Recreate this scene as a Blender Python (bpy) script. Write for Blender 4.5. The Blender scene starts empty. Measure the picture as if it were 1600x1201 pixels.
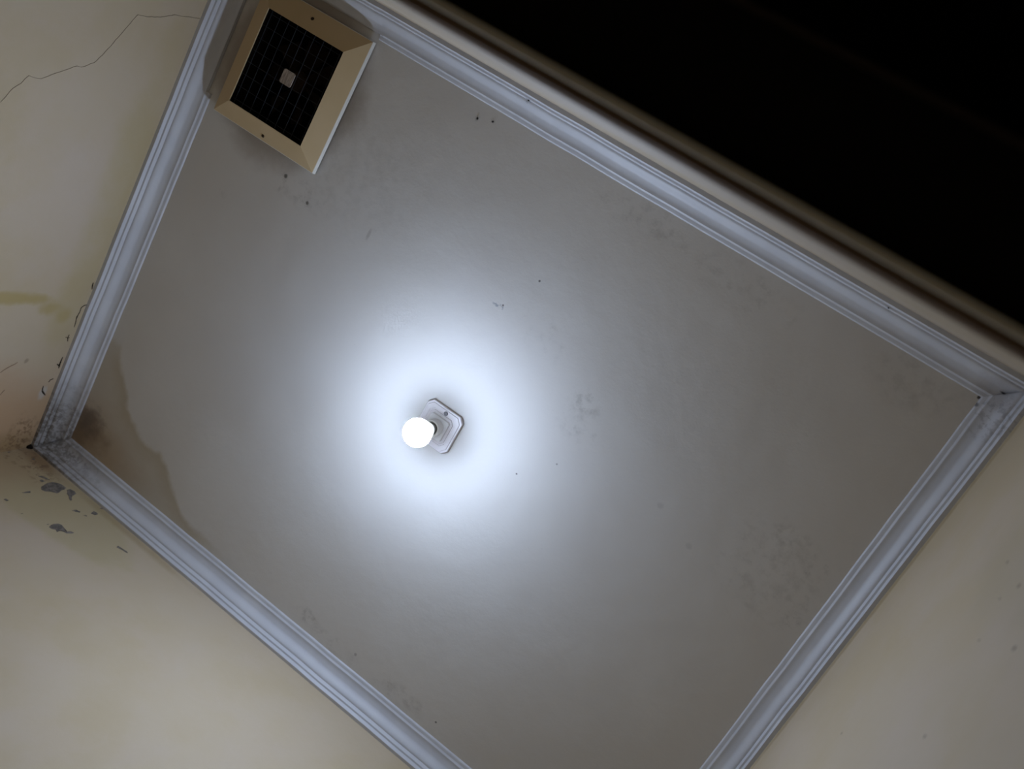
import bpy, bmesh, math, random
from mathutils import Vector, Matrix

random.seed(7)
S = bpy.context.scene
COL = S.collection
CZ = 1.35                      # height of the lens above the floor
ZC = CZ + 1.9                  # ceiling height

# ------------------------------------------------------------------ camera
cd = bpy.data.cameras.new('camera'); cam = bpy.data.objects.new('camera', cd); COL.objects.link(cam)
r_, d_, f_ = Vector((0.79926, -0.47892, 0.36307)), Vector((0.54227, 0.83514, -0.09212)), Vector((-0.2591, 0.27051, 0.9272))
f_.normalize(); d_ = (d_ - f_ * d_.dot(f_)).normalized(); r_ = d_.cross(f_).normalized()
cam.matrix_world = Matrix(((r_.x, -d_.x, -f_.x, 0), (r_.y, -d_.y, -f_.y, 0), (r_.z, -d_.z, -f_.z, CZ), (0, 0, 0, 1)))
cd.sensor_fit = 'HORIZONTAL'; cd.sensor_width = 36.0; cd.lens = 1407.35 * 36 / 1600
cd.clip_start = 0.01; cd.clip_end = 50
cd.dof.use_dof = True; cd.dof.focus_distance = 2.0; cd.dof.aperture_fstop = 2.9
S.camera = cam

# ------------------------------------------------------------------ world, exposure
w = bpy.data.worlds.new('world'); S.world = w; w.use_nodes = True
w.node_tree.nodes['Background'].inputs[0].default_value = (0.5, 0.55, 0.7, 1)
w.node_tree.nodes['Background'].inputs[1].default_value = 0.0005
S.view_settings.view_transform = 'Standard'; S.view_settings.look = 'None'
S.view_settings.exposure = 0.0; S.view_settings.gamma = 1.0; S.view_settings.use_curve_mapping = False
S.cycles.use_denoising = True
S.cycles.max_bounces = 12; S.cycles.diffuse_bounces = 8
S.cycles.sample_clamp_indirect = 4.0
BULB_STRENGTH = 1340.0
BULB_COLOR = (0.75, 0.92, 1.24)

# ------------------------------------------------------------------ node helpers
class NT:
    def __init__(self, name, rough=0.7, spec=0.3):
        self.m = bpy.data.materials.new(name); self.m.use_nodes = True
        self.t = self.m.node_tree; self.b = self.t.nodes['Principled BSDF']
        self.b.inputs['Roughness'].default_value = rough
        self.b.inputs['Specular IOR Level'].default_value = spec
        self.pos = self.t.nodes.new('ShaderNodeNewGeometry').outputs['Position']
    def n(self, kind, **kw):
        x = self.t.nodes.new(kind)
        for k, v in kw.items(): setattr(x, k, v)
        return x
    def put(self, sock, v):
        if isinstance(v, bpy.types.NodeSocket): self.t.links.new(v, sock)
        elif isinstance(v, (tuple, list)): sock.default_value = tuple(v) + ((1,) if len(v) == 3 and len(sock.default_value) == 4 else ())
        else: sock.default_value = v
    def math(self, op, a, b=0.0, c=0.0):
        x = self.n('ShaderNodeMath', operation=op)
        self.put(x.inputs[0], a); self.put(x.inputs[1], b); self.put(x.inputs[2], c)
        return x.outputs[0]
    def noise(self, scale, detail=4, rough=0.55, off=(0, 0, 0), stretch=None):
        v = self.n('ShaderNodeVectorMath', operation='ADD'); self.put(v.inputs[0], self.pos); v.inputs[1].default_value = off
        o = v.outputs[0]
        if stretch:
            s = self.n('ShaderNodeVectorMath', operation='MULTIPLY'); self.put(s.inputs[0], o); s.inputs[1].default_value = stretch; o = s.outputs[0]
        x = self.n('ShaderNodeTexNoise'); self.put(x.inputs['Vector'], o)
        x.inputs['Scale'].default_value = scale; x.inputs['Detail'].default_value = detail; x.inputs['Roughness'].default_value = rough
        return x.outputs['Fac']
    def ramp(self, v, lo, hi, a=0.0, b=1.0, smooth=True):
        x = self.n('ShaderNodeMapRange'); x.interpolation_type = 'SMOOTHSTEP' if smooth else 'LINEAR'
        self.put(x.inputs['Value'], v)
        x.inputs['From Min'].default_value = lo; x.inputs['From Max'].default_value = hi
        x.inputs['To Min'].default_value = a; x.inputs['To Max'].default_value = b
        return x.outputs['Result']
    def mix(self, fac, a, b, blend='MIX'):
        x = self.n('ShaderNodeMix', data_type='RGBA', blend_type=blend)
        self.put(x.inputs[0], fac); self.put(x.inputs[6], a); self.put(x.inputs[7], b)
        return x.outputs[2]
    def blotch(self, c, r, inner=0.4, outer=1.0, amp=0.5, scale=12, off=(0, 0, 0), speck=None):
        """soft noisy patch of dirt around a world point; speck=(scale, lo, hi) breaks it up"""
        s = self.n('ShaderNodeVectorMath', operation='SUBTRACT'); self.put(s.inputs[0], self.pos); s.inputs[1].default_value = c
        m = self.n('ShaderNodeVectorMath', operation='MULTIPLY'); self.put(m.inputs[0], s.outputs[0]); m.inputs[1].default_value = tuple(1 / q for q in r)
        l = self.n('ShaderNodeVectorMath', operation='LENGTH'); self.put(l.inputs[0], m.outputs[0])
        nz = self.noise(scale, 5, 0.6, off)
        d = self.math('MULTIPLY_ADD', self.math('SUBTRACT', nz, 0.5), amp * 2, l.outputs['Value'])
        k = self.ramp(d, inner, outer, 1.0, 0.0)
        if speck:
            k = self.math('MULTIPLY', k, self.ramp(self.noise(speck[0], 4, 0.65, (off[0] + 3.1, off[1], off[2])), speck[1], speck[2]))
        return k
    def bump(self, h, strength=0.2, dist=0.002):
        x = self.n('ShaderNodeBump'); x.inputs['Strength'].default_value = strength; x.inputs['Distance'].default_value = dist
        self.put(x.inputs['Height'], h); self.t.links.new(x.outputs[0], self.b.inputs['Normal'])
    def color(self, c): self.put(self.b.inputs['Base Color'], c)

def P(x, y, z=1.9): return (x, y, CZ + z)

def plain(name, c, rough=0.6, spec=0.3, metal=0.0, vary=0.06, scale=60):
    k = NT(name, rough, spec)
    k.b.inputs['Metallic'].default_value = metal
    k.color(k.mix(k.noise(scale, 4), tuple(q * (1 - vary) for q in c), tuple(min(1, q * (1 + vary)) for q in c)))
    return k.m

# ---- ceiling paint
def mat_ceiling():
    k = NT('ceiling_paint', 0.75, 0.2)
    c = k.mix(k.ramp(k.noise(2.2, 5), 0.35, 0.7), (0.635, 0.61, 0.57), (0.67, 0.65, 0.615))
    c = k.mix(k.math('MULTIPLY', k.ramp(k.noise(70, 5, 0.7), 0.66, 0.78), 0.22), c, (0.33, 0.31, 0.28))
    # water stain in the corner (distance to its outline is stored on the mesh)
    a = k.n('ShaderNodeAttribute', attribute_name='stain'); sd = a.outputs['Fac']
    sdn = k.math('MULTIPLY_ADD', k.math('SUBTRACT', k.noise(14, 6, 0.62), 0.5), 0.045, sd)
    inside = k.math('MULTIPLY', k.ramp(sdn, -0.016, 0.006, 1.0, 0.0), k.blotch(P(-1.52, 1.38), (0.62, 0.36, 1), 0.55, 1.0, 0.15, 5))
    rim = k.math('MULTIPLY', inside, k.ramp(sdn, -0.06, -0.002, 0.6, 1.0))
    c = k.mix(k.math('MULTIPLY', rim, 0.75), c, (0.43, 0.36, 0.235))
    c = k.mix(k.math('MULTIPLY', k.blotch(P(-1.50, 1.40), (0.22, 0.15, 1), 0.2, 1.1, 0.35, 9), 0.7), c, (0.40, 0.29, 0.175))
    c = k.mix(k.math('MULTIPLY', k.blotch(P(-1.565, 1.385), (0.13, 0.10, 1), 0.1, 1.0, 0.6, 16, (1, 2, 3)), 0.75), c, (0.17, 0.12, 0.075))
    c = k.mix(k.math('MULTIPLY', k.blotch(P(-1.545, 1.33), (0.075, 0.06, 1), 0.2, 1.0, 0.7, 28, (4, 1, 0)), 0.7), c, (0.15, 0.115, 0.095))
    grey = (0.30, 0.285, 0.26)
    for (x, y, rx, ry, s, lo) in [(-0.365, 0.50, 0.05, 0.055, 0.60, 0.47), (-0.34, 0.545, 0.09, 0.06, 0.35, 0.52),
                                  (-0.52, 0.42, 0.10, 0.06, 0.25, 0.55), (0.156, 0.50, 0.07, 0.05, 0.45, 0.5), (0.234, 0.52, 0.035, 0.05, 0.75, 0.5),
                                  (0.243, 0.626, 0.03, 0.05, 0.6, 0.5), (0.17, 0.58, 0.16, 0.14, 0.35, 0.5),
                                  (-0.692, 1.377, 0.05, 0.03, 0.7, 0.48), (-0.60, 1.39, 0.12, 0.03, 0.35, 0.5), (-0.38, 1.385, 0.09, 0.035, 0.45, 0.48),
                                  (-1.302, 0.455, 0.02, 0.035, 0.8, 0.47), (-1.22, 0.45, 0.10, 0.06, 0.45, 0.5), (-1.1, 0.35, 0.22, 0.18, 0.18, 0.45),
                                  (-0.457, 0.085, 0.16, 0.05, 0.4, 0.5), (-0.20, 0.10, 0.2, 0.06, 0.35, 0.5), (0.18, 0.10, 0.14, 0.07, 0.3, 0.48),
                                  (-1.443, 0.56, 0.02, 0.02, 0.5, 0.48), (-0.33, 1.37, 0.03, 0.02, 0.4, 0.5)]:
        c = k.mix(k.math('MULTIPLY', k.blotch(P(x, y), (rx, ry, 1), 0.3, 1.0, 0.5, 18, (x * 7, y * 5, 0), (45, lo - 0.06, lo + 0.24)), s * 0.8), c, grey)
    # brown grime round the vent
    c = k.mix(k.math('MULTIPLY', k.blotch(P(-1.40, 0.225), (0.235, 0.235, 1), 0.75, 1.05, 0.12, 14), 0.75), c, (0.27, 0.215, 0.16))
    for (x, y, r, s) in [(-0.909, 0.0855, 0.0035, 1), (-0.872, 0.0745, 0.003, 0.9), (-0.5945, 0.3205, 0.003, 0.8), (-0.6417, 0.4119, 0.0028, 0.75),
                      (-1.2108, 0.4648, 0.005, 0.8), (-0.4159, 0.7248, 0.0025, 0.8), (-0.3475, 0.65, 0.0025, 0.5), (-0.1059, 0.5926, 0.008, 0.12),
                      (-0.0098, 0.6317, 0.008, 0.12), (-0.2721, 1.3755, 0.003, 0.8), (-1.297, 0.438, 0.006, 0.8), (-0.535, 1.372, 0.0045, 0.4), (0.278, 0.058, 0.004, 1)]:
        c = k.mix(k.math('MULTIPLY', k.blotch(P(x, y), (r, r, 1), 0.5, 1.2, 0.3, 200), s), c, (0.08, 0.07, 0.06))
    # a faint soot streak
    c = k.mix(k.math('MULTIPLY', k.blotch(P(-1.0236, 0.4458), (0.006, 0.018, 1), 0.2, 1.1, 0.3, 60), 0.45), c, (0.3, 0.27, 0.25))
    c = k.mix(k.math('MULTIPLY', k.blotch(P(-0.65, 0.418), (0.022, 0.006, 1), 0.4, 1.1, 0.8, 90, (0, 1, 0), (150, 0.5, 0.58)), 0.7), c, (0.25, 0.27, 0.3))
    k.color(c)
    h = k.math('ADD', k.math('MULTIPLY', k.noise(4, 3), 3.0), k.math('MULTIPLY', k.noise(45, 6, 0.65), 0.45))
    k.bump(h, 0.35, 0.004)
    return k.m

# ---- wall paint, the same beige on every wall with its own stains
def mat_wall(name, side):
    k = NT(name, 0.7, 0.25)
    c = k.mix(k.ramp(k.noise(3.0, 5), 0.35, 0.68), (0.47, 0.375, 0.24), (0.495, 0.405, 0.29))
    c = k.mix(k.math('MULTIPLY', k.ramp(k.noise(7, 5, 0.6, (3, 0, 1)), 0.45, 0.7), 0.35), c, (0.51, 0.415, 0.325))
    c = k.mix(k.math('MULTIPLY', k.ramp(k.noise(110, 4, 0.7), 0.70, 0.78), 0.35), c, (0.24, 0.2, 0.15))
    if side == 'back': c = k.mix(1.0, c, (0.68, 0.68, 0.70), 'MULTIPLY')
    if side == 'left':
        X = -1.655
        yel = (0.40, 0.305, 0.125)
        # yellow tide line that runs across and drops
        c = k.mix(k.math('MULTIPLY', k.blotch((X, 1.0, CZ + 1.60), (1, 0.022, 0.12), 0.3, 1.1, 0.5, 22), 0.9), c, yel)
        c = k.mix(k.math('MULTIPLY', k.blotch((X, 1.03, CZ + 1.735), (1, 0.028, 0.05), 0.2, 1.1, 0.5, 25, (2, 2, 2)), 0.85), c, yel)
        c = k.mix(k.math('MULTIPLY', k.blotch((X, 1.055, CZ + 1.785), (1, 0.03, 0.028), 0.2, 1.1, 0.4, 22, (5, 2, 2)), 0.85), c, yel)
        c = k.mix(k.math('MULTIPLY', k.blotch((X, 1.005, CZ + 1.68), (1, 0.020, 0.06), 0.2, 1.1, 0.5, 25, (8, 2, 2)), 0.8), c, yel)
        c = k.mix(k.math('MULTIPLY', k.blotch((X, 0.72, CZ + 1.80), (1, 0.5, 0.08), 0.4, 1.1, 0.5, 5), 0.6), c, (0.43, 0.345, 0.175))
        org = (0.46, 0.285, 0.155)
        c = k.mix(k.math('MULTIPLY', k.blotch((X, 1.42, CZ + 1.70), (1, 0.28, 0.40), 0.2, 1.05, 0.35, 7), 0.75), c, org)
        c = k.mix(k.math('MULTIPLY', k.blotch((X, 1.49, CZ + 1.75), (1, 0.08, 0.22), 0.1, 1.1, 0.5, 12), 0.7), c, (0.27, 0.18, 0.08))
        c = k.mix(k.math('MULTIPLY', k.blotch((X, 1.44, CZ + 1.80), (1, 0.09, 0.07), 0.1, 1.0, 0.6, 18, (7, 1, 1), (60, 0.46, 0.6)), 0.85), c, (0.14, 0.075, 0.035))
        c = k.mix(k.math('MULTIPLY', k.blotch((X, 1.300, CZ + 1.815), (1, 0.03, 0.016), 0.4, 1.0, 0.5, 40), 0.65), c, (0.5, 0.48, 0.44))
        c = k.mix(k.math('MULTIPLY', k.blotch((X, 1.19, CZ + 1.723), (1, 0.008, 0.008), 0.4, 1.1, 0.5, 90), 0.6), c, (0.25, 0.19, 0.13))
        c = k.mix(k.math('MULTIPLY', k.blotch((X, 0.75, CZ + 1.66), (1, 0.25, 0.2), 0.2, 1.1, 0.6, 8, (1, 9, 1)), 0.35), c, (0.54, 0.46, 0.41))
    if side == 'front':
        Y = 1.485
        yel = (0.42, 0.35, 0.195)
        c = k.mix(k.math('MULTIPLY', k.blotch((-1.40, Y, CZ + 1.74), (0.30, 1, 0.13), 0.75, 1.0, 0.28, 6), 0.55), c, yel)
        c = k.mix(k.math('MULTIPLY', k.blotch((-1.60, Y, CZ + 1.74), (0.14, 1, 0.25), 0.2, 1.1, 0.4, 8), 0.6), c, (0.38, 0.265, 0.15))
        c = k.mix(k.math('MULTIPLY', k.blotch((-1.59, Y, CZ + 1.83), (0.13, 1, 0.04), 0.1, 1.1, 0.4, 12), 0.7), c, (0.22, 0.13, 0.06))
        c = k.mix(k.math('MULTIPLY', k.blotch((-1.58, Y, CZ + 1.80), (0.14, 1, 0.08), 0.1, 1.0, 0.6, 20, (7, 1, 1), (60, 0.5, 0.62)), 0.7), c, (0.15, 0.09, 0.05))
        c = k.mix(k.math('MULTIPLY', k.blotch((-1.25, Y, CZ + 1.835), (0.32, 1, 0.02), 0.1, 1.1, 0.5, 12), 0.45), c, (0.30, 0.22, 0.10))
    if side == 'right':
        X = 0.355
        c = k.mix(k.math('MULTIPLY', k.blotch((X, 0.5, CZ + 1.84), (1, 0.8, 0.018), 0.2, 1.1, 0.5, 16), 0.6), c, (0.30, 0.215, 0.10))
        for (y, z, r) in [(0.5971, 1.462, 0.0035), (0.4119, 1.1552, 0.004), (0.2925, 1.2294, 0.003), (0.2506, 1.1162, 0.005), (0.2091, 1.3493, 0.004), (0.2423, 1.273, 0.003), (0.2104, 1.2459, 0.005)]:
            c = k.mix(k.math('MULTIPLY', k.blotch((X, y, CZ + z), (1, r, r), 0.4, 1.1, 0.4, 150), 0.8), c, (0.13, 0.1, 0.07))
        c = k.mix(k.math('MULTIPLY', k.blotch((X, 0.2, CZ + 1.28), (1, 0.10, 0.30), 0.2, 1.1, 0.6, 8), 0.3), c, (0.36, 0.31, 0.22))
    k.color(c)
    h = k.math('ADD', k.math('MULTIPLY', k.noise(6, 3), 2.0), k.math('MULTIPLY', k.noise(60, 6, 0.7), 0.4))
    k.bump(h, 0.3, 0.003)
    return k.m

# ---- cornice paint, bluish white plaster, grimy in two corners and by the vent
def mat_cornice():
    k = NT('cornice_paint', 0.5, 0.35)
    c = k.mix(k.ramp(k.noise(9, 5), 0.35, 0.7), (0.545, 0.55, 0.575), (0.59, 0.595, 0.615))
    c = k.mix(k.math('MULTIPLY', k.ramp(k.noise(90, 4, 0.7), 0.70, 0.8), 0.3), c, (0.3, 0.28, 0.25))
    c = k.mix(k.math('MULTIPLY', k.blotch(P(-1.63, 1.47, 1.87), (0.30, 0.30, 0.3), 0.15, 1.0, 0.35, 12), 0.65), c, (0.235, 0.215, 0.19))
    c = k.mix(k.math('MULTIPLY', k.blotch(P(-1.65, 1.48, 1.86), (0.26, 0.26, 0.2), 0.1, 1.0, 0.6, 25, (3, 3, 3), (70, 0.42, 0.58)), 0.75), c, (0.10, 0.085, 0.065))
    c = k.mix(k.math('MULTIPLY', k.blotch(P(0.30, 0.03, 1.87), (0.06, 0.05, 0.2), 0.2, 1.0, 0.6, 25, (3, 3, 3)), 0.45), c, (0.24, 0.215, 0.205))
    c = k.mix(k.math('MULTIPLY', k.blotch(P(0.315, 0.075, 1.87), (0.06, 0.07, 0.2), 0.2, 1.0, 0.6, 30, (1, 3, 3), (90, 0.5, 0.62)), 0.35), c, (0.15, 0.14, 0.15))
    c = k.mix(k.math('MULTIPLY', k.blotch(P(0.276, 0.072, 1.895), (0.011, 0.006, 0.02), 0.4, 1.1, 0.5, 80), 0.85), c, (0.06, 0.055, 0.05))
    c = k.mix(k.math('MULTIPLY', k.blotch(P(0.305, 0.029, 1.87), (0.007, 0.003, 0.04), 0.4, 1.1, 0.5, 120), 0.95), c, (0.02, 0.02, 0.02))
    # dust band where the cornice was cut for the vent
    for (x, y, rx, ry) in [(-1.588, 0.18, 0.021, 0.26), (-1.40, 0.040, 0.22, 0.014)]:
        c = k.mix(k.math('MULTIPLY', k.blotch(P(x, y, 1.895), (rx, ry, 0.2), 0.6, 1.0, 0.08, 16), 0.62), c, (0.25, 0.21, 0.17))
    k.color(c)
    k.bump(k.math('ADD', k.noise(25, 4), k.math('MULTIPLY', k.noise(140, 4), 0.3)), 0.25, 0.002)
    return k.m

M_CEIL = mat_ceiling()
M_WALL = {s: mat_wall('wall_paint_' + s, s) for s in ('left', 'front', 'right', 'back')}
M_CORN = mat_cornice()
M_FRAME = NT('vent_plastic', 0.5, 0.3)
_k = M_FRAME
_c = _k.mix(_k.noise(16, 5), (0.52, 0.385, 0.21), (0.58, 0.44, 0.26))
_c = _k.mix(_k.math('MULTIPLY', _k.ramp(_k.noise(120, 4, 0.7), 0.68, 0.76), 0.5), _c, (0.2, 0.15, 0.09))
_k.color(_c); M_FRAME = _k.m
M_RIM = plain('vent_edge_plastic', (0.66, 0.63, 0.56), 0.45, 0.35)
M_DARK = plain('black_duct', (0.012, 0.009, 0.007), 0.9, 0.05)  # near-black, for the duct interior and the corner hole
M_BLADE = plain('dusty_blade', (0.028, 0.018, 0.012), 0.9, 0.05, vary=0.4, scale=90)
M_WIRE = plain('wire_metal', (0.022, 0.025, 0.03), 0.6, 0.2, vary=0.8, scale=40)
M_SCREW = plain('dark_screw', (0.035, 0.02, 0.01), 0.7, 0.2)
M_BADGE = NT('badge_foil', 0.5, 0.4)
_k = M_BADGE
_w = _k.ramp(_k.noise(60, 3, 0.5, stretch=(9, 1, 1)), 0.4, 0.62)
_k.color(_k.mix(_w, (0.43, 0.37, 0.32), (0.25, 0.205, 0.175))); M_BADGE = _k.m
M_PLATE = plain('yellowed_white_plastic', (0.80, 0.76, 0.77), 0.4, 0.4, vary=0.03)
M_SOCKET = plain('white_socket_plastic', (0.9, 0.9, 0.9), 0.4, 0.4, vary=0.02)
M_COLLAR = NT('glowing_bulb_collar', 0.4, 0.4); M_COLLAR.color((0.9, 0.9, 0.9)); M_COLLAR.b.inputs['Emission Color'].default_value = (0.85, 0.95, 1.0, 1); M_COLLAR.b.inputs['Emission Strength'].default_value = 1.2; M_COLLAR = M_COLLAR.m
M_CAP = plain('metal_lamp_cap', (0.6, 0.6, 0.6), 0.35, 0.5, metal=0.9)
M_CEMENT = NT('bare_cement', 0.9, 0.1)
_k = M_CEMENT
_k.color(_k.mix(_k.ramp(_k.noise(90, 5, 0.7), 0.35, 0.65), (0.12, 0.108, 0.092), (0.24, 0.205, 0.175))); M_CEMENT = _k.m
M_CRACK = plain('crack_shadow', (0.028, 0.02, 0.014), 0.95, 0.05, vary=0.3)
M_HAIR = plain('hairline_crack', (0.34, 0.28, 0.20), 0.95, 0.05)
M_TIMBER = NT('dark_brown_timber', 0.9, 0.05)
_k = M_TIMBER
_k.color(_k.mix(_k.noise(20, 5, 0.6, stretch=(0.1, 1, 3)), (0.10, 0.066, 0.042), (0.14, 0.092, 0.058))); M_TIMBER = _k.m
M_UNLIT = plain('shaded_timber', (0.010, 0.0085, 0.007), 0.8, 0.1)  # near-black: the shade under the door head is put into its colour
M_SEAL = plain('grey_seal', (0.74, 0.70, 0.56), 0.9, 0.05)
M_HALL = plain('unlit_hall_dark', (0.03, 0.027, 0.024), 0.9, 0.1)  # the hall's lack of light is painted into this dark colour
M_FLOOR = plain('brown_floor_tile', (0.70, 0.52, 0.33), 0.5, 0.3)
M_INSECT = plain('insect', (0.02, 0.018, 0.016), 0.6, 0.2)
def mat_bulb():
    m = bpy.data.materials.new('lit_diffuser'); m.use_nodes = True; t = m.node_tree; t.nodes.clear()
    e = t.nodes.new('ShaderNodeEmission'); e.inputs[0].default_value = BULB_COLOR + (1,); 
    # an LED dome is brightest at its front and dims towards its rim
    g_ = t.nodes.new('ShaderNodeNewGeometry'); sp = t.nodes.new('ShaderNodeSeparateXYZ'); t.links.new(g_.outputs['Normal'], sp.inputs[0])
    mr = t.nodes.new('ShaderNodeMapRange'); t.links.new(sp.outputs[2], mr.inputs['Value'])
    mr.inputs['From Min'].default_value = -1.0; mr.inputs['From Max'].default_value = 0.45
    mr.inputs['To Min'].default_value = 1.0; mr.inputs['To Max'].default_value = 0.10
    pw = t.nodes.new('ShaderNodeMath'); pw.operation = 'POWER'; t.links.new(mr.outputs[0], pw.inputs[0]); pw.inputs[1].default_value = 2.25
    ml = t.nodes.new('ShaderNodeMath'); ml.operation = 'MULTIPLY'; t.links.new(pw.outputs[0], ml.inputs[0]); ml.inputs[1].default_value = BULB_STRENGTH
    t.links.new(ml.outputs[0], e.inputs[1])
    o = t.nodes.new('ShaderNodeOutputMaterial'); t.links.new(e.outputs[0], o.inputs[0]); return m
M_GLOW = mat_bulb()

# ------------------------------------------------------------------ object helpers
def link(name, me, mat=None, parent=None, **props):
    o = bpy.data.objects.new(name, me); COL.objects.link(o)
    if mat: me.materials.append(mat)
    if parent: o.parent = parent
    for k_, v in props.items(): o[k_] = v
    return o
def from_bm(name, bm, mat, parent=None, smooth=None, **props):
    bmesh.ops.recalc_face_normals(bm, faces=bm.faces)
    me = bpy.data.meshes.new(name); bm.to_mesh(me); bm.free()
    if smooth is not None:
        me.shade_smooth(); me.set_sharp_from_angle(angle=math.radians(smooth))
    return link(name, me, mat, parent, **props)
def empty(name, loc, **props):
    o = bpy.data.objects.new(name, None); COL.objects.link(o); o.location = loc; o.empty_display_size = 0.05
    for k_, v in props.items(): o[k_] = v
    return o
def box(bm, a, b):
    vs = [bm.verts.new((x, y, z)) for z in (a[2], b[2]) for y in (a[1], b[1]) for x in (a[0], b[0])]
    for q in ((0, 2, 3, 1), (4, 5, 7, 6), (0, 1, 5, 4), (2, 6, 7, 3), (0, 4, 6, 2), (1, 3, 7, 5)): bm.faces.new([vs[i] for i in q])
def prism(bm, poly, z0, z1):
    a = [bm.verts.new((x, y, z0)) for x, y in poly]; b = [bm.verts.new((x, y, z1)) for x, y in poly]
    n = len(poly)
    for i in range(n): bm.faces.new((a[i], a[(i + 1) % n], b[(i + 1) % n], b[i]))
    bm.faces.new(a[::-1]); bm.faces.new(b)
def revolve(bm, prof, cx, cy, n=32):
    rings = []
    for r, z in prof:
        if r < 1e-6: rings.append([bm.verts.new((cx, cy, z))])
        else: rings.append([bm.verts.new((cx + r * math.cos(2 * math.pi * i / n), cy + r * math.sin(2 * math.pi * i / n), z)) for i in range(n)])
    for A, B in zip(rings, rings[1:]):
        for i in range(n):
            j = (i + 1) % n
            if len(A) == 1 and len(B) == 1: continue
            if len(A) == 1: bm.faces.new((A[0], B[j], B[i]))
            elif len(B) == 1: bm.faces.new((A[i], A[j], B[0]))
            else: bm.faces.new((A[i], A[j], B[j], B[i]))
def rod(bm, a, b, r, n=6):
    a, b = Vector(a), Vector(b); d = (b - a).normalized(); u = d.orthogonal().normalized(); v = d.cross(u)
    A = [bm.verts.new(a + (u * math.cos(2 * math.pi * i / n) + v * math.sin(2 * math.pi * i / n)) * r) for i in range(n)]
    B = [bm.verts.new(x.co + (b - a)) for x in A]
    for i in range(n): bm.faces.new((A[i], A[(i + 1) % n], B[(i + 1) % n], B[i]))
    bm.faces.new(A[::-1]); bm.faces.new(B)

# ------------------------------------------------------------------ plan of the room (slightly out of square)
X0, X1, Y0, Y1 = -1.66563, 0.35122, -0.01765, 1.48174
TL, TR, TT, TB = 0.01063, -0.00697, 0.00619, -0.00248
LINES = {'L': (Vector((X0, 0)), Vector((TL, 1)), Vector((1, -TL))), 'R': (Vector((X1, 0)), Vector((TR, 1)), Vector((-1, TR))),
         'T': (Vector((0, Y0)), Vector((1, TT)), Vector((-TT, 1))), 'B': (Vector((0, Y1)), Vector((1, TB)), Vector((TB, -1)))}
def isect(s1, p1, s2, p2):
    a, d, n = LINES[s1]; b, e, m = LINES[s2]; a = a + n * p1; b = b + m * p2
    den = d.x * e.y - d.y * e.x; t = ((b.x - a.x) * e.y - (b.y - a.y) * e.x) / den
    return a + d * t
cA, cB, cC, cD = isect('L', 0, 'B', 0), isect('R', 0, 'T', 0), isect('L', 0, 'T', 0), isect('R', 0, 'B', 0)

# ------------------------------------------------------------------ ceiling with the vent opening and the stain outline
STAIN = [(-1.70, 1.09), (-1.6379, 1.09), (-1.578, 1.0843), (-1.5498, 1.0749), (-1.5032, 1.149), (-1.4655, 1.1915), (-1.4352, 1.2392), (-1.3827, 1.257), (-1.3564, 1.2733), (-1.2948, 1.2715), (-1.248, 1.2987), (-1.2164, 1.3301), (-1.1786, 1.3591), (-1.1269, 1.3822), (-1.0702, 1.3882), (-0.9287, 1.386), (-0.80, 1.55), (-1.70, 1.55)]
def poly_sd(x, y, poly):
    best = 1e9; inside = False; n = len(poly)
    for i in range(n):
        ax, ay = poly[i]; bx, by = poly[(i + 1) % n]; dx, dy = bx - ax, by - ay
        t = max(0, min(1, ((x - ax) * dx + (y - ay) * dy) / (dx * dx + dy * dy)))
        best = min(best, math.hypot(x - ax - dx * t, y - ay - dy * t))
        if (ay > y) != (by > y) and x < (bx - ax) * (y - ay) / (by - ay) + ax: inside = not inside
    return -best if inside else best
HX0, HX1, HY0, HY1 = -1.515, -1.255, 0.095, 0.36
def axis(a, b, step, extra):
    v = [a + (b - a) * i / round((b - a) / step) for i in range(round((b - a) / step) + 1)]
    v = [q for q in v if all(abs(q - e) > step * 0.45 for e in extra)] + list(extra)
    return sorted(v)
xs = axis(-1.72, 0.42, 0.025, (HX0, HX1)); ys = axis(-0.10, 1.56, 0.025, (HY0, HY1))
bm = bmesh.new(); g = {}
for i, x in enumerate(xs):
    for j, y in enumerate(ys): g[i, j] = bm.verts.new((x, y, ZC))
for i in range(len(xs) - 1):
    for j in range(len(ys) - 1):
        mx, my = (xs[i] + xs[i + 1]) / 2, (ys[j] + ys[j + 1]) / 2
        if HX0 < mx < HX1 and HY0 < my < HY1: continue
        bm.faces.new((g[i, j], g[i, j + 1], g[i + 1, j + 1], g[i + 1, j]))
for v in [v for v in bm.verts if not v.link_faces]: bm.verts.remove(v)
me = bpy.data.meshes.new('ceiling'); bm.to_mesh(me); bm.free()
at = me.attributes.new('stain', 'FLOAT', 'POINT')
for v in me.vertices: at.data[v.index].value = max(-0.4, min(0.4, poly_sd(v.co.x, v.co.y, STAIN)))
ceiling = link('ceiling', me, M_CEIL, kind='structure')

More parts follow.
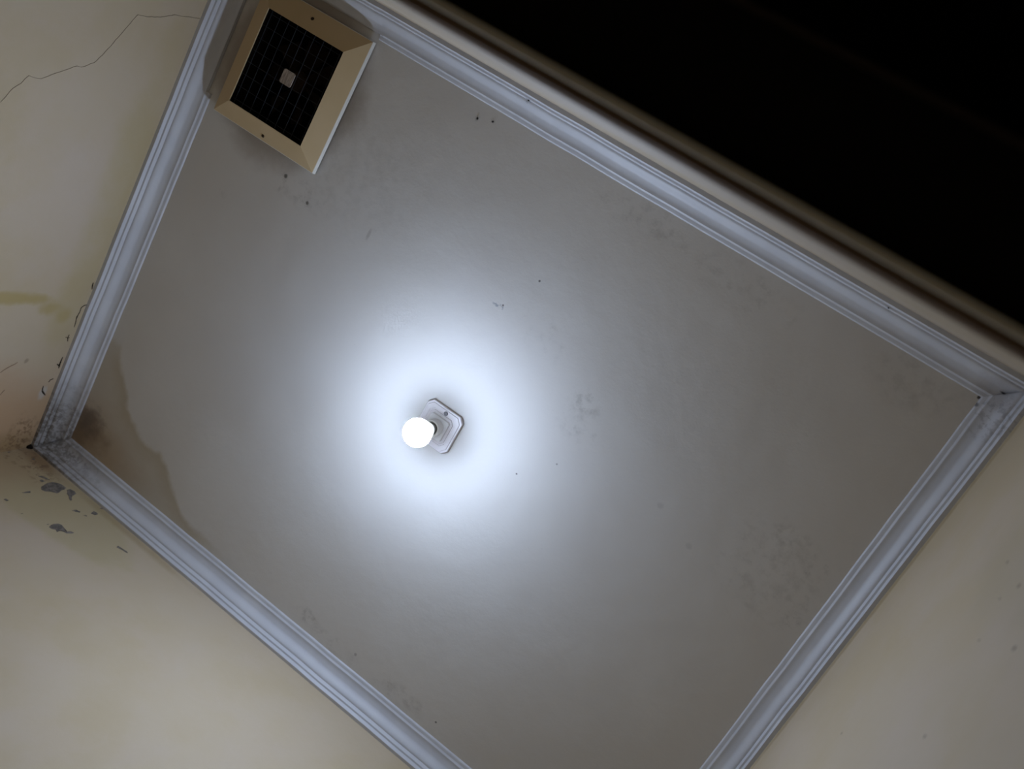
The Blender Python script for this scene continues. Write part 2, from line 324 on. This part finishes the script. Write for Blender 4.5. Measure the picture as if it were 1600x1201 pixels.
# ------------------------------------------------------------------ walls and floor
TH = 0.11
def wall(name, pts, z0, z1, mat):
    bm = bmesh.new(); prism(bm, pts, z0, z1); return from_bm(name, bm, mat, kind='structure')
WTOP = ZC + 0.0
wall_left = wall('wall_left', [cC, cA, (cA.x - TH, cA.y), (cC.x - TH, cC.y - TH)], 0, WTOP, M_WALL['left'])
wall_front = wall('wall_front', [cA, cD, (cD.x + TH, cD.y + TH), (cA.x - TH, cA.y + TH)], 0, WTOP, M_WALL['front'])
wall_right = wall('wall_right', [cD, cB, (cB.x + TH, cB.y - TH), (cD.x + TH, cD.y)], 0, WTOP, M_WALL['right'])
DX0, DX1, DZ = -0.56, 0.27, CZ + 0.80          # the doorway the camera stands in
def yT(x): return Y0 + TT * x
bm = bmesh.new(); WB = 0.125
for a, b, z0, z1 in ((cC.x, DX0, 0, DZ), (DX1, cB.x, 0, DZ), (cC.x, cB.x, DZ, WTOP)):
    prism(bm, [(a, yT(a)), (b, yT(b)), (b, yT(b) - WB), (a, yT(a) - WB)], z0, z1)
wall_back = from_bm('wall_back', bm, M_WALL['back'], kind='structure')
bm = bmesh.new(); box(bm, (-1.9, -1.5, -0.1), (0.6, 1.7, 0)); from_bm('floor', bm, M_FLOOR, kind='structure')
# unlit hall on the other side of the doorway
bm = bmesh.new()
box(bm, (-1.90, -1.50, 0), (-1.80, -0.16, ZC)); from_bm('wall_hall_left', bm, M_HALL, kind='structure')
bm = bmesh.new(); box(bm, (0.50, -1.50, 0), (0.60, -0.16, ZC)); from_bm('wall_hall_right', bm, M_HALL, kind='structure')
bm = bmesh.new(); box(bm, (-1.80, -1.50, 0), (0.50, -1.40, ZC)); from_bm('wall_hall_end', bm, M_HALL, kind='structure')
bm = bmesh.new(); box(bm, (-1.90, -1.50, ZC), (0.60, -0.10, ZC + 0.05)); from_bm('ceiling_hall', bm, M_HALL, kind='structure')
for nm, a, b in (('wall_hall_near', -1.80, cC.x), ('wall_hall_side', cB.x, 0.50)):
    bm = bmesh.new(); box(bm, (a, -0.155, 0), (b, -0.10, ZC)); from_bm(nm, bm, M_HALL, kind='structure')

# door frame: two jambs and a head, each a board with a seal near the room side
door = empty('door_1', (-0.15, -0.08, 0), kind='structure')
def dpart(name, bm, mat): 
    o = from_bm(name, bm, mat, door); o.matrix_parent_inverse = Matrix.Translation((0.15, 0.08, 0)); return o
def yR(x, d): return yT(x) - d
FZ = CZ + 0.735
bm = bmesh.new(); prism(bm, [(DX0, yR(DX0, .0015)), (DX1, yR(DX1, .0015)), (DX1, yR(DX1, .0165)), (DX0, yR(DX0, .0165))], FZ, DZ); dpart('head_front', bm, M_TIMBER)
bm = bmesh.new(); prism(bm, [(DX0 + .045, yR(DX0, .0095)), (DX1 - .045, yR(DX1, .0095)), (DX1 - .045, yR(DX1, .0165)), (DX0 + .045, yR(DX0, .0165))], FZ - 0.020, FZ); dpart('door_seal', bm, M_SEAL)
bm = bmesh.new(); prism(bm, [(DX0, yR(DX0, .0165)), (DX1, yR(DX1, .0165)), (DX1, yR(DX1, .121)), (DX0, yR(DX0, .121))], FZ, DZ); dpart('head', bm, M_UNLIT)
bm = bmesh.new(); prism(bm, [(DX0, yR(DX0, .121)), (DX1, yR(DX1, .121)), (DX1, yR(DX1, .127)), (DX0, yR(DX0, .127))], FZ - 0.004, DZ); dpart('head_edge', bm, plain('light_catching_edge', (0.045, 0.032, 0.024), 0.9, 0.05))  # paler brown paints the faint light caught along the outer edge
for a, b in ((DX0, DX0 + .04), (DX1 - .04, DX1)):
    bm = bmesh.new(); prism(bm, [(a, yR(a, .007)), (b, yR(b, .007)), (b, yR(b, .127)), (a, yR(a, .127))], 0, FZ); dpart('jamb', bm, M_TIMBER)

# ------------------------------------------------------------------ cornice, one run of moulding per wall
def ogee(n=20):
    out = []
    for i in range(1, n):
        t = i / n; u = max(0.0, min(1.0, (t - 0.05) / 0.48)); v = max(0.0, min(1.0, (t - 0.08) / 0.82))
        s = 0.50 * u * u * (3 - 2 * u) + 0.40 * v * v * (3 - 2 * v) + 0.10 * t
        out.append((0.0192 + (0.0572 - 0.0192) * t, 0.0318 + (0.0090 - 0.0318) * s))
    return out
PROF = [(-0.004, 0.0515), (0.0088, 0.0512), (0.0096, 0.0500), (0.0110, 0.0432), (0.0120, 0.0420), (0.0160, 0.0410), (0.0168, 0.0396), (0.0182, 0.0345), (0.0190, 0.0319)] \
       + ogee() + [(0.0574, 0.0089), (0.0582, 0.0082), (0.0606, 0.0052), (0.0616, 0.0047), (0.0676, 0.0045), (0.0690, 0.0036), (0.0716, -0.001), (0.0716, -0.003)]
DP = {'L': .0008, 'R': -.0005, 'T': .0006, 'B': -.0008}; DQ = {'L': .0022, 'R': -.0050, 'T': .0006, 'B': .0025}
def cut(p): return p if p[0] < 0.0573 else (0.0582 + min(0.001, (p[0] - 0.0573) * 0.05), p[1] if p[0] < 0.06 else -0.002 if p[0] > 0.069 else 0.0035)
def cornice(name, s, sa, sb, cuts=None):
    """s: own wall, sa / sb: neighbours at both ends; cuts=(a,b) range in metres where the inner beads were cut off"""
    a0, d, n = LINES[s]; d = d.normalized(); rng = random.Random(name)
    def end(o, p, q):
        k = isect(s, p + DP[s] if p > 0.001 else p, o, p + DP[o] if p > 0.001 else p); return k
    L = (isect(s, 0, sb, 0) - isect(s, 0, sa, 0)).length
    st = [i * L / 24 for i in range(25)]
    if cuts: st = [q for q in st if abs(q - cuts) > 0.02] + [cuts - 1e-4, cuts + 1e-4]; st.sort()
    bm = bmesh.new(); rows = []
    for q in st:
        wob = rng.uniform(-0.0006, 0.0006); wz = rng.uniform(-0.0005, 0.0005)
        if q in (0, L) or (cuts and abs(q - cuts) < 0.01): wob = wz = 0
        row = []
        for p in PROF:
            pp = cut(p) if cuts and q < cuts else p
            # plan position from the uncut mitre ends
            e0, e1 = end(sa, pp[0], 0), end(sb, pp[0], 0)
            t = q / L
            if cuts and abs(q - cuts) < 0.01:
                base = isect(s, 0, sa, 0) + d * q; v0 = base + LINES[s][2].normalized() * pp[0]
            else: v0 = e0.lerp(e1, t)
            v0 = v0 + LINES[s][2].normalized() * wob * (1 if pp[0] > 0.004 else 0)
            z = ZC - (pp[1] + DQ[s] * max(0.0, min(1.0, (pp[1] - 0.008) / 0.024))) + (wz if pp[1] > 0.006 else 0)
            row.append(bm.verts.new((v0.x, v0.y, z)))
        rows.append(row)
    for A, B in zip(rows, rows[1:]):
        for i in range(len(PROF) - 1): bm.faces.new((A[i], A[i + 1], B[i + 1], B[i]))
    for r in (rows[0], rows[-1]):
        try: bm.faces.new(r)
        except ValueError: pass
    o = from_bm(name, bm, M_CORN, smooth=32, kind='structure')
    return o
trim_left = cornice('trim_1', 'L', 'T', 'B', cuts=0.395)
trim_front = cornice('trim_2', 'B', 'L', 'R')
trim_right = cornice('trim_3', 'R', 'B', 'T')
trim_back = cornice('trim_4', 'T', 'L', 'R', cuts=0.445)

# ------------------------------------------------------------------ cracks and peeled patches on the walls (pieces of the setting)
def strip(pts, wid, plane, name, mat, parent):
    bm = bmesh.new(); rng = random.Random(len(pts) * 7 + int(wid * 1e5)); P2 = [Vector(p) for p in pts]
    fine = [P2[0]]
    for a, b in zip(P2, P2[1:]):
        m = max(1, int((b - a).length / 0.008))
        for i in range(1, m + 1):
            j = Vector((rng.uniform(-1, 1), rng.uniform(-1, 1))) * 0.0009 if i < m else Vector((0, 0)); fine.append(a.lerp(b, i / m) + j)
    rows = []
    for i, p in enumerate(fine):
        t = (fine[min(i + 1, len(fine) - 1)] - fine[max(i - 1, 0)]).normalized(); nn = Vector((-t.y, t.x))
        e = wid * rng.uniform(0.5, 1.15) * (0.45 if i in (0, len(fine) - 1) else 1) / 2
        rows.append([plane(p + nn * e, 0), plane(p + nn * e * .5, .0008), plane(p - nn * e * .5, .0008), plane(p - nn * e, 0)])
    vr = [[bm.verts.new(v) for v in r] for r in rows]
    for A, B in zip(vr, vr[1:]):
        for i in range(3): bm.faces.new((A[i], A[i + 1], B[i + 1], B[i]))
    o = from_bm(name, bm, mat, parent); return o
def pl_left(p, h): return (X0 + TL * p.x + h + 0.0002, p.x, CZ + p.y)
def pl_front(p, h): return (p.x, Y1 + TB * p.x - h - 0.0002, CZ + p.y)
CRACK_THIN = [(0.5288, 1.409), (0.5157, 1.4164), (0.4932, 1.4264), (0.4783, 1.4409), (0.4583, 1.4521), (0.4598, 1.4637), (0.4583, 1.4824), (0.449, 1.4966), (0.4275, 1.5296), (0.4102, 1.5568), (0.4102, 1.569), (0.3925, 1.597), (0.3705, 1.611), (0.321, 1.6351), (0.2593, 1.6633), (0.2566, 1.6875), (0.2463, 1.7268), (0.2288, 1.7639), (0.2228, 1.7996), (0.2143, 1.8442)]
strip(CRACK_THIN, 0.0015, pl_left, 'crack', M_HAIR, wall_left)
WIDE = [([(1.0217, 1.847), (1.0245, 1.8384), (1.0306, 1.832), (1.0433, 1.8328), (1.0597, 1.83), (1.0762, 1.833), (1.091, 1.8342)], .0032), ([(0.9532, 1.8389), (0.9621, 1.8401), (0.9739, 1.8437)], .0035), ([(1.1146, 1.8278), (1.1238, 1.8269), (1.1359, 1.8311)], .004), ([(1.1226, 1.818), (1.1248, 1.832)], .003), ([(1.1859, 1.8358), (1.1971, 1.8354), (1.2104, 1.8353), (1.2218, 1.8369)], .004), ([(1.2076, 1.8254), (1.2162, 1.8377)], .006), ([(1.2557, 1.8332), (1.2586, 1.8247), (1.2658, 1.8207)], .004), ([(1.2759, 1.8088), (1.2934, 1.8118), (1.3087, 1.8273)], .004)]
for pts, wd in WIDE: strip(pts, wd * 1.35, pl_left, 'crack', M_CRACK, wall_left)
for pts in ([(1.2199, 1.6561), (1.2072, 1.6718), (1.1915, 1.697)], [(1.2908, 1.6814), (1.2754, 1.6896)]): strip(pts, .003, pl_left, 'crack', plain('rusty_crack', (0.26, 0.17, 0.11), 0.9, 0.1), wall_left)
PEELS = [[(-1.4838, 1.7521), (-1.4908, 1.7713), (-1.4937, 1.7829), (-1.4928, 1.7962), (-1.4846, 1.8069), (-1.4754, 1.8121), (-1.4672, 1.8133), (-1.4578, 1.8137), (-1.4535, 1.8038), (-1.4532, 1.7941), (-1.447, 1.7797), (-1.4463, 1.7729), (-1.4523, 1.7685), (-1.4593, 1.7617), (-1.4642, 1.7503), (-1.4739, 1.7458)], [(-1.4503, 1.8091), (-1.4508, 1.8207), (-1.4375, 1.8258), (-1.4272, 1.8222), (-1.4242, 1.8116), (-1.4212, 1.8011), (-1.4085, 1.7923), (-1.4071, 1.7864), (-1.4145, 1.7883), (-1.4235, 1.7945), (-1.4361, 1.7975), (-1.4427, 1.8045)], [(-1.3358, 1.6606), (-1.342, 1.6713), (-1.3431, 1.681), (-1.3395, 1.6929), (-1.3315, 1.6969), (-1.3217, 1.6949), (-1.3135, 1.6891), (-1.3045, 1.6884), (-1.3011, 1.7006), (-1.2937, 1.7042), (-1.2942, 1.6949), (-1.2995, 1.6843), (-1.31, 1.6824), (-1.3154, 1.6764), (-1.3124, 1.6666), (-1.3216, 1.6697), (-1.3278, 1.6629)], [(-1.3429, 1.7997), (-1.3485, 1.8142), (-1.3394, 1.8179), (-1.3329, 1.8162), (-1.3331, 1.8043)], [(-1.3704, 1.7608), (-1.3708, 1.7737), (-1.3588, 1.7795), (-1.3563, 1.7743)], [(-1.3444, 1.7754), (-1.3405, 1.7832), (-1.3357, 1.7817)], [(-1.2045, 1.7651), (-1.2061, 1.7731), (-1.1963, 1.7741), (-1.1793, 1.7785), (-1.1726, 1.7774), (-1.1773, 1.7734), (-1.1903, 1.7703)], [(-1.4789, 1.6901), (-1.479, 1.7023), (-1.4768, 1.7147), (-1.4712, 1.7104)], [(-1.4705, 1.6296), (-1.472, 1.6373), (-1.4629, 1.6388), (-1.4621, 1.6327)], [(-1.5101, 1.7681), (-1.5102, 1.7774), (-1.5016, 1.7798), (-1.5004, 1.7697)], [(-1.5277, 1.7773), (-1.5249, 1.7858), (-1.5142, 1.7929), (-1.5029, 1.7964), (-1.508, 1.788), (-1.5194, 1.7815)], [(-1.5976, 1.8099), (-1.6004, 1.8214), (-1.5919, 1.8179)], [(-1.3476, 1.6627), (-1.347, 1.6694), (-1.3447, 1.6647)], [(-1.3508, 1.8376), (-1.3523, 1.8456), (-1.3457, 1.8439)], [(-1.6453, 1.77), (-1.6443, 1.7798), (-1.6415, 1.7732)], [(-1.408, 1.6325), (-1.4059, 1.6379), (-1.405, 1.6338)]]
for idx, poly in enumerate(PEELS):
    rng = random.Random(idx); out = []
    for (a, b) in zip(poly, poly[1:] + poly[:1]):
        a, b = Vector(a), Vector(b); m = max(1, int((b - a).length / 0.004))
        for i in range(m):
            j = Vector((rng.uniform(-1, 1), rng.uniform(-1, 1))) * (0.0009 if i else 0.0003); out.append(a.lerp(b, i / m) + j)
    bm = bmesh.new(); ctr = sum(out, Vector((0, 0))) / len(out)
    A = [bm.verts.new(pl_front(p, 0)) for p in out]; B = [bm.verts.new(pl_front(ctr.lerp(p, 0.93), .0007)) for p in out]
    for i in range(len(out)): bm.faces.new((A[i], A[(i + 1) % len(out)], B[(i + 1) % len(out)], B[i]))
    f = bm.faces.new(B); bmesh.ops.triangulate(bm, faces=[f])
    from_bm('peeled_patch', bm, M_CEMENT, wall_front)
# black hole at the stained corner
bm = bmesh.new(); bmesh.ops.create_icosphere(bm, subdivisions=2, radius=0.008)
rng = random.Random(3)
for v in bm.verts: v.co = Vector((v.co.x * 1.0, v.co.y * 1.0, v.co.z * 1.2)) * rng.uniform(0.8, 1.15) + Vector((cA.x + 0.003, cA.y - 0.003, ZC - 0.058))
from_bm('corner_hole', bm, M_DARK, wall_left)

# ------------------------------------------------------------------ exhaust vent
FX, FY = -1.386, 0.2265
fan = empty('exhaust_fan', (FX, FY, ZC), label='square beige ceiling exhaust vent with black wire mesh beside the cornice', category='vent')
def fp(name, bm, mat, smooth=None, **pr):
    o = from_bm(name, bm, mat, fan, smooth, **pr); o.matrix_parent_inverse = Matrix.Translation((-FX, -FY, -ZC)); return o
def loop(bm, x0, x1, y0, y1, z): return [bm.verts.new(p) for p in ((x0, y0, z), (x1, y0, z), (x1, y1, z), (x0, y1, z))]
def bridge(bm, A, B):
    for i in range(4): bm.faces.new((A[i], A[(i + 1) % 4], B[(i + 1) % 4], B[i]))
OX0, OX1, OY0, OY1 = -1.556, -1.222, 0.0555, 0.393
GX0, GX1, GY0, GY1 = -1.5046, -1.2677, 0.1087, 0.3480
zr0, zr1, zh = ZC - 0.0045, ZC - 0.0165, ZC - 0.040
bm = bmesh.new()
l0 = loop(bm, OX0 + .0012, OX1 - .0012, OY0 + .0012, OY1 - .0012, zr1 - .0005); l1 = loop(bm, GX0, GX1, GY0, GY1, zh); l2 = loop(bm, GX0, GX1, GY0, GY1, zh + .003)
l3 = loop(bm, OX0 + .004, OX1 - .004, OY0 + .004, OY1 - .004, zr1 + 0.003)
bridge(bm, l0, l1); bridge(bm, l1, l2); bridge(bm, l2, l3); bridge(bm, l3, l0)
fp('frame', bm, M_FRAME)
bm = bmesh.new()
a = loop(bm, OX0, OX1, OY0, OY1, zr0); b = loop(bm, OX0, OX1, OY0, OY1, zr1 + .001); c = loop(bm, OX0 + .001, OX1 - .001, OY0 + .001, OY1 - .001, zr1); d = loop(bm, OX0 + .004, OX1 - .004, OY0 + .004, OY1 - .004, zr1); e = loop(bm, OX0 + .006, OX1 - .006, OY0 + .006, OY1 - .006, zr0)
bridge(bm, a, b); bridge(bm, b, c); bridge(bm, c, d); bridge(bm, d, e); bridge(bm, e, a)
fp('frame_edge', bm, M_RIM, label='pale outer edge of the frame')
# mitre joints, thin recess lines on the sloping face
for (ox, oy), (gx, gy) in (((OX0 + .005, OY0 + .005), (GX0, GY0)), ((OX1 - .005, OY0 + .005), (GX1, GY0)), ((OX1 - .005, OY1 - .005), (GX1, GY1)), ((OX0 + .005, OY1 - .005), (GX0, GY1))):
    bm = bmesh.new(); rod(bm, (ox, oy, zr1 - .0003), (gx, gy, zh - .0001), 0.0005, 5); fp('mitre_joint', bm, M_FRAME)
# duct: open box behind the mesh, through the ceiling
bm = bmesh.new()
l1 = loop(bm, GX0 + .0005, GX1 - .0005, GY0 + .0005, GY1 - .0005, zh + .003); l2 = loop(bm, HX0 + .002, HX1 - .002, HY0 + .002, HY1 - .002, ZC - 0.012); l3 = loop(bm, HX0 + .002, HX1 - .002, HY0 + .002, HY1 - .002, ZC + 0.15)
l4 = loop(bm, HX0 - .002, HX1 + .002, HY0 - .002, HY1 + .002, ZC + 0.155); l5 = loop(bm, HX0 - .002, HX1 + .002, HY0 - .002, HY1 + .002, ZC + 0.001)
bridge(bm, l1, l2); bridge(bm, l2, l3); bridge(bm, l4, l5); bm.faces.new(l3); bm.faces.new(l4)
fp('duct', bm, M_DARK)
bx = FX + 0.003; by = FY + 0.001
for i in range(7):                                # dusty impeller blades
    bm = bmesh.new(); a0 = i * 2 * math.pi / 7 + 0.3
    pts = []
    for r, w0 in ((0.024, 0.25), (0.06, 0.27), (0.102, 0.25)):
        for sgn in (-1, 1): pts.append(((bx + r * math.cos(a0 + sgn * w0), by + r * math.sin(a0 + sgn * w0), ZC + 0.022 + sgn * 0.013)))
    vs = [bm.verts.new(p) for p in pts]
    for q in ((0, 1, 3, 2), (2, 3, 5, 4)): bm.faces.new([vs[j] for j in q])
    r = bmesh.ops.solidify(bm, geom=bm.faces[:], thickness=0.0015)
    fp('blade', bm, M_BLADE)
bm = bmesh.new(); revolve(bm, [(0, ZC + .005), (.020, ZC + .006), (.026, ZC + .012), (.026, ZC + .05), (0, ZC + .05)], bx, by, 24); fp('hub', bm, M_BLADE, 40)
zw = zh + 0.006
rng = random.Random(5)
def bent(bm, p, q, r, amp):
    n = 6; pp = []
    for i in range(n + 1):
        v = Vector(p).lerp(Vector(q), i / n)
        if 0 < i < n: v += Vector((rng.uniform(-amp, amp), rng.uniform(-amp, amp), 0))
        pp.append(v)
    for u, v in zip(pp, pp[1:]): rod(bm, u, v, r, 5)
for i in range(9):
    x = GX0 + 0.010 + i * (GX1 - GX0 - 0.020) / 8 + rng.uniform(-.001, .001)
    bm = bmesh.new(); bent(bm, (x, GY0 - .002, zw), (x + rng.uniform(-.001, .001), GY1 + .002, zw), 0.0009, 0.0004); fp('wire', bm, M_WIRE)
for i in range(8):
    y = GY0 + 0.011 + i * (GY1 - GY0 - 0.022) / 7 + rng.uniform(-.001, .001)
    bm = bmesh.new(); bent(bm, (GX0 - .002, y, zw + .0014), (GX1 + .002, y + rng.uniform(-.001, .001), zw + .0014), 0.0007, 0.0004); fp('wire', bm, M_WIRE)
bm = bmesh.new(); bxx, byy, hb, cc = -1.380, 0.2273, 0.0172, 0.003
prism(bm, [(bxx - hb + cc, byy - hb), (bxx + hb - cc, byy - hb), (bxx + hb, byy - hb + cc), (bxx + hb, byy + hb - cc), (bxx + hb - cc, byy + hb), (bxx - hb + cc, byy + hb), (bxx - hb, byy + hb - cc), (bxx - hb, byy - hb + cc)], zw - .0035, zw - .0008)
fp('badge', bm, M_BADGE, label='small grey badge at the centre of the mesh')
for sx, sy in ((-1.390, 0.0800), (-1.3865, 0.3795)):
    t = (sy - OY0) / (GY0 - OY0) if sy < 0.2 else (OY1 - sy) / (OY1 - GY1); z = zr1 + (zh - zr1) * t
    bm = bmesh.new(); revolve(bm, [(0, z - .0022), (.0030, z - .0022), (.0042, z - .001), (.0044, z + .004), (0, z + .004)], sx, sy, 14); fp('screw', bm, M_SCREW, label='dark screw')

# ------------------------------------------------------------------ lamp holder on a chamfered square plate
LX, LY = -0.6355, 0.7395
rose = empty('lamp_holder', (LX, LY, ZC), label='square white ceiling lamp holder plate with clipped corners above the bulb', category='lamp holder')
def lp(name, bm, mat, smooth=None, par=rose, **pr):
    o = from_bm(name, bm, mat, par, smooth, **pr); o.matrix_parent_inverse = Matrix.Translation((-LX, -LY, -ZC)); return o
def oct_(h, c): return [(LX - h + c, LY - h), (LX + h - c, LY - h), (LX + h, LY - h + c), (LX + h, LY + h - c), (LX + h - c, LY + h), (LX - h + c, LY + h), (LX - h, LY + h - c), (LX - h, LY - h + c)]
def stack(bm, levels):
    R = [[bm.verts.new((x, y, ZC - z)) for x, y in oct_(h, c)] for h, c, z in levels]
    for A, B in zip(R, R[1:]):
        for i in range(8): bm.faces.new((A[i], A[(i + 1) % 8], B[(i + 1) % 8], B[i]))
    bm.faces.new(R[0]); bm.faces.new(R[-1])
bm = bmesh.new(); stack(bm, [(.0510, .012, 0.0), (.0510, .012, .0075), (.0498, .0118, .0090), (.0470, .0115, .0092), (.0458, .0113, .0112), (.0370, .010, .0114), (.0362, .0098, .0102), (.0335, .0095, .0102), (.0325, .009, .0122), (.0300, .008, .0124)]); lp('base_plate', bm, M_PLATE)
bm = bmesh.new(); stack(bm, [(.0268, .004, .0120), (.0262, .0038, .0190), (.0250, .0036, .0202), (.0200, .003, .0202)]); lp('inner_block', bm, M_SOCKET)
bm = bmesh.new(); revolve(bm, [(.0205, ZC - .018), (.0205, ZC - .040), (.0195, ZC - .043), (.0165, ZC - .043), (.0165, ZC - .020), (0, ZC - .020)], LX, LY, 32); lp('socket', bm, M_SOCKET, 40)
for sx, sy in ((-0.6315, 0.7000),):
    bm = bmesh.new(); revolve(bm, [(0, ZC - .0135), (.0040, ZC - .0135), (.0054, ZC - .0122), (.0054, ZC - .010), (0, ZC - .010)], sx, sy, 16); lp('screw', bm, plain('steel_screw', (0.20, 0.19, 0.20), 0.5, 0.4, metal=0.2), 40)

# LED bulb screwed into it
bulb = empty('light_bulb', (LX, LY, ZC - 0.041), label='small lit round white light bulb glowing at the middle of the ceiling', category='light bulb')
def bp_(name, bm, mat, smooth=None): 
    o = from_bm(name, bm, mat, bulb, smooth); o.matrix_parent_inverse = Matrix.Translation((-LX, -LY, -(ZC - 0.041))); return o
BZ = ZC - 0.1105; BR = 0.033
prof = [(BR * math.sin(a), BZ - BR * math.cos(a)) for a in [math.radians(q) for q in range(0, 123, 6)]]
prof[0] = (0, BZ - BR)
bm = bmesh.new(); revolve(bm, prof, LX, LY, 40); bp_('diffuser', bm, M_GLOW, 60)
rt, zt = prof[-1]
bm = bmesh.new(); revolve(bm, [(rt + .0006, zt - .002), (rt + .0008, zt), (rt - .002, zt + .010), (.0220, zt + .022), (.0180, zt + .032), (.0150, zt + .038), (0, zt + .038)], LX, LY, 40); bp_('bulb_body', bm, M_COLLAR, 45)
bm = bmesh.new()
pr = [(0.0131, zt + .036)]
for i in range(4): pr += [(0.0131, zt + .038 + i * .005), (0.0137, zt + .0405 + i * .005)]
pr += [(0.006, zt + .059), (0, zt + .061)]
pr = [(r, min(z, ZC - .0215)) for r, z in pr]
revolve(bm, pr, LX, LY, 24); bp_('screw_cap', bm, M_CAP, 45)

# ------------------------------------------------------------------ small insects
def insect(loc, size, ang, label, legs=6):
    o = empty('spider' if legs == 8 else 'gnat', loc, label=label, category='spider' if legs == 8 else 'insect')
    bm = bmesh.new(); bmesh.ops.create_icosphere(bm, subdivisions=2, radius=1)
    for v in bm.verts: v.co = Vector((v.co.x * size * .8, v.co.y * size * .55, v.co.z * size * .45 - size * .55))
    from_bm('abdomen', bm, M_INSECT, o, 60)
    for i in range(legs):
        s = 1 if i % 2 else -1; a = (i // 2 - (legs / 2 - 1) / 2) * 0.55 + s * math.pi / 2
        bm = bmesh.new(); m = (math.cos(a) * size * 1.4, math.sin(a) * size * 1.4, -size * .9); t = (math.cos(a) * size * 3, math.sin(a) * size * 3, -.0002)
        rod(bm, (0, 0, -size * .5), m, size * .09, 4); rod(bm, m, t, size * .07, 4); from_bm('leg', bm, M_INSECT, o)
    o.rotation_euler.z = ang; return o
insect((-0.8030, -0.0031, ZC - 0.0365), 0.0026, 0.9, 'tiny black spider clinging to the cornice beside the dark doorway', 8)
insect((0.0495, -0.0009, ZC - 0.0405), 0.0020, 2.0, 'tiny dark gnat on the cornice, nearest the right corner')
insect((-0.9088, 0.0855, ZC), 0.0022, 0.3, 'tiny dark gnat on the ceiling near the long cornice, the darker of two')
insect((-0.872, 0.0745, ZC), 0.0017, 1.3, 'tiny faint gnat on the ceiling, closer to the long cornice')
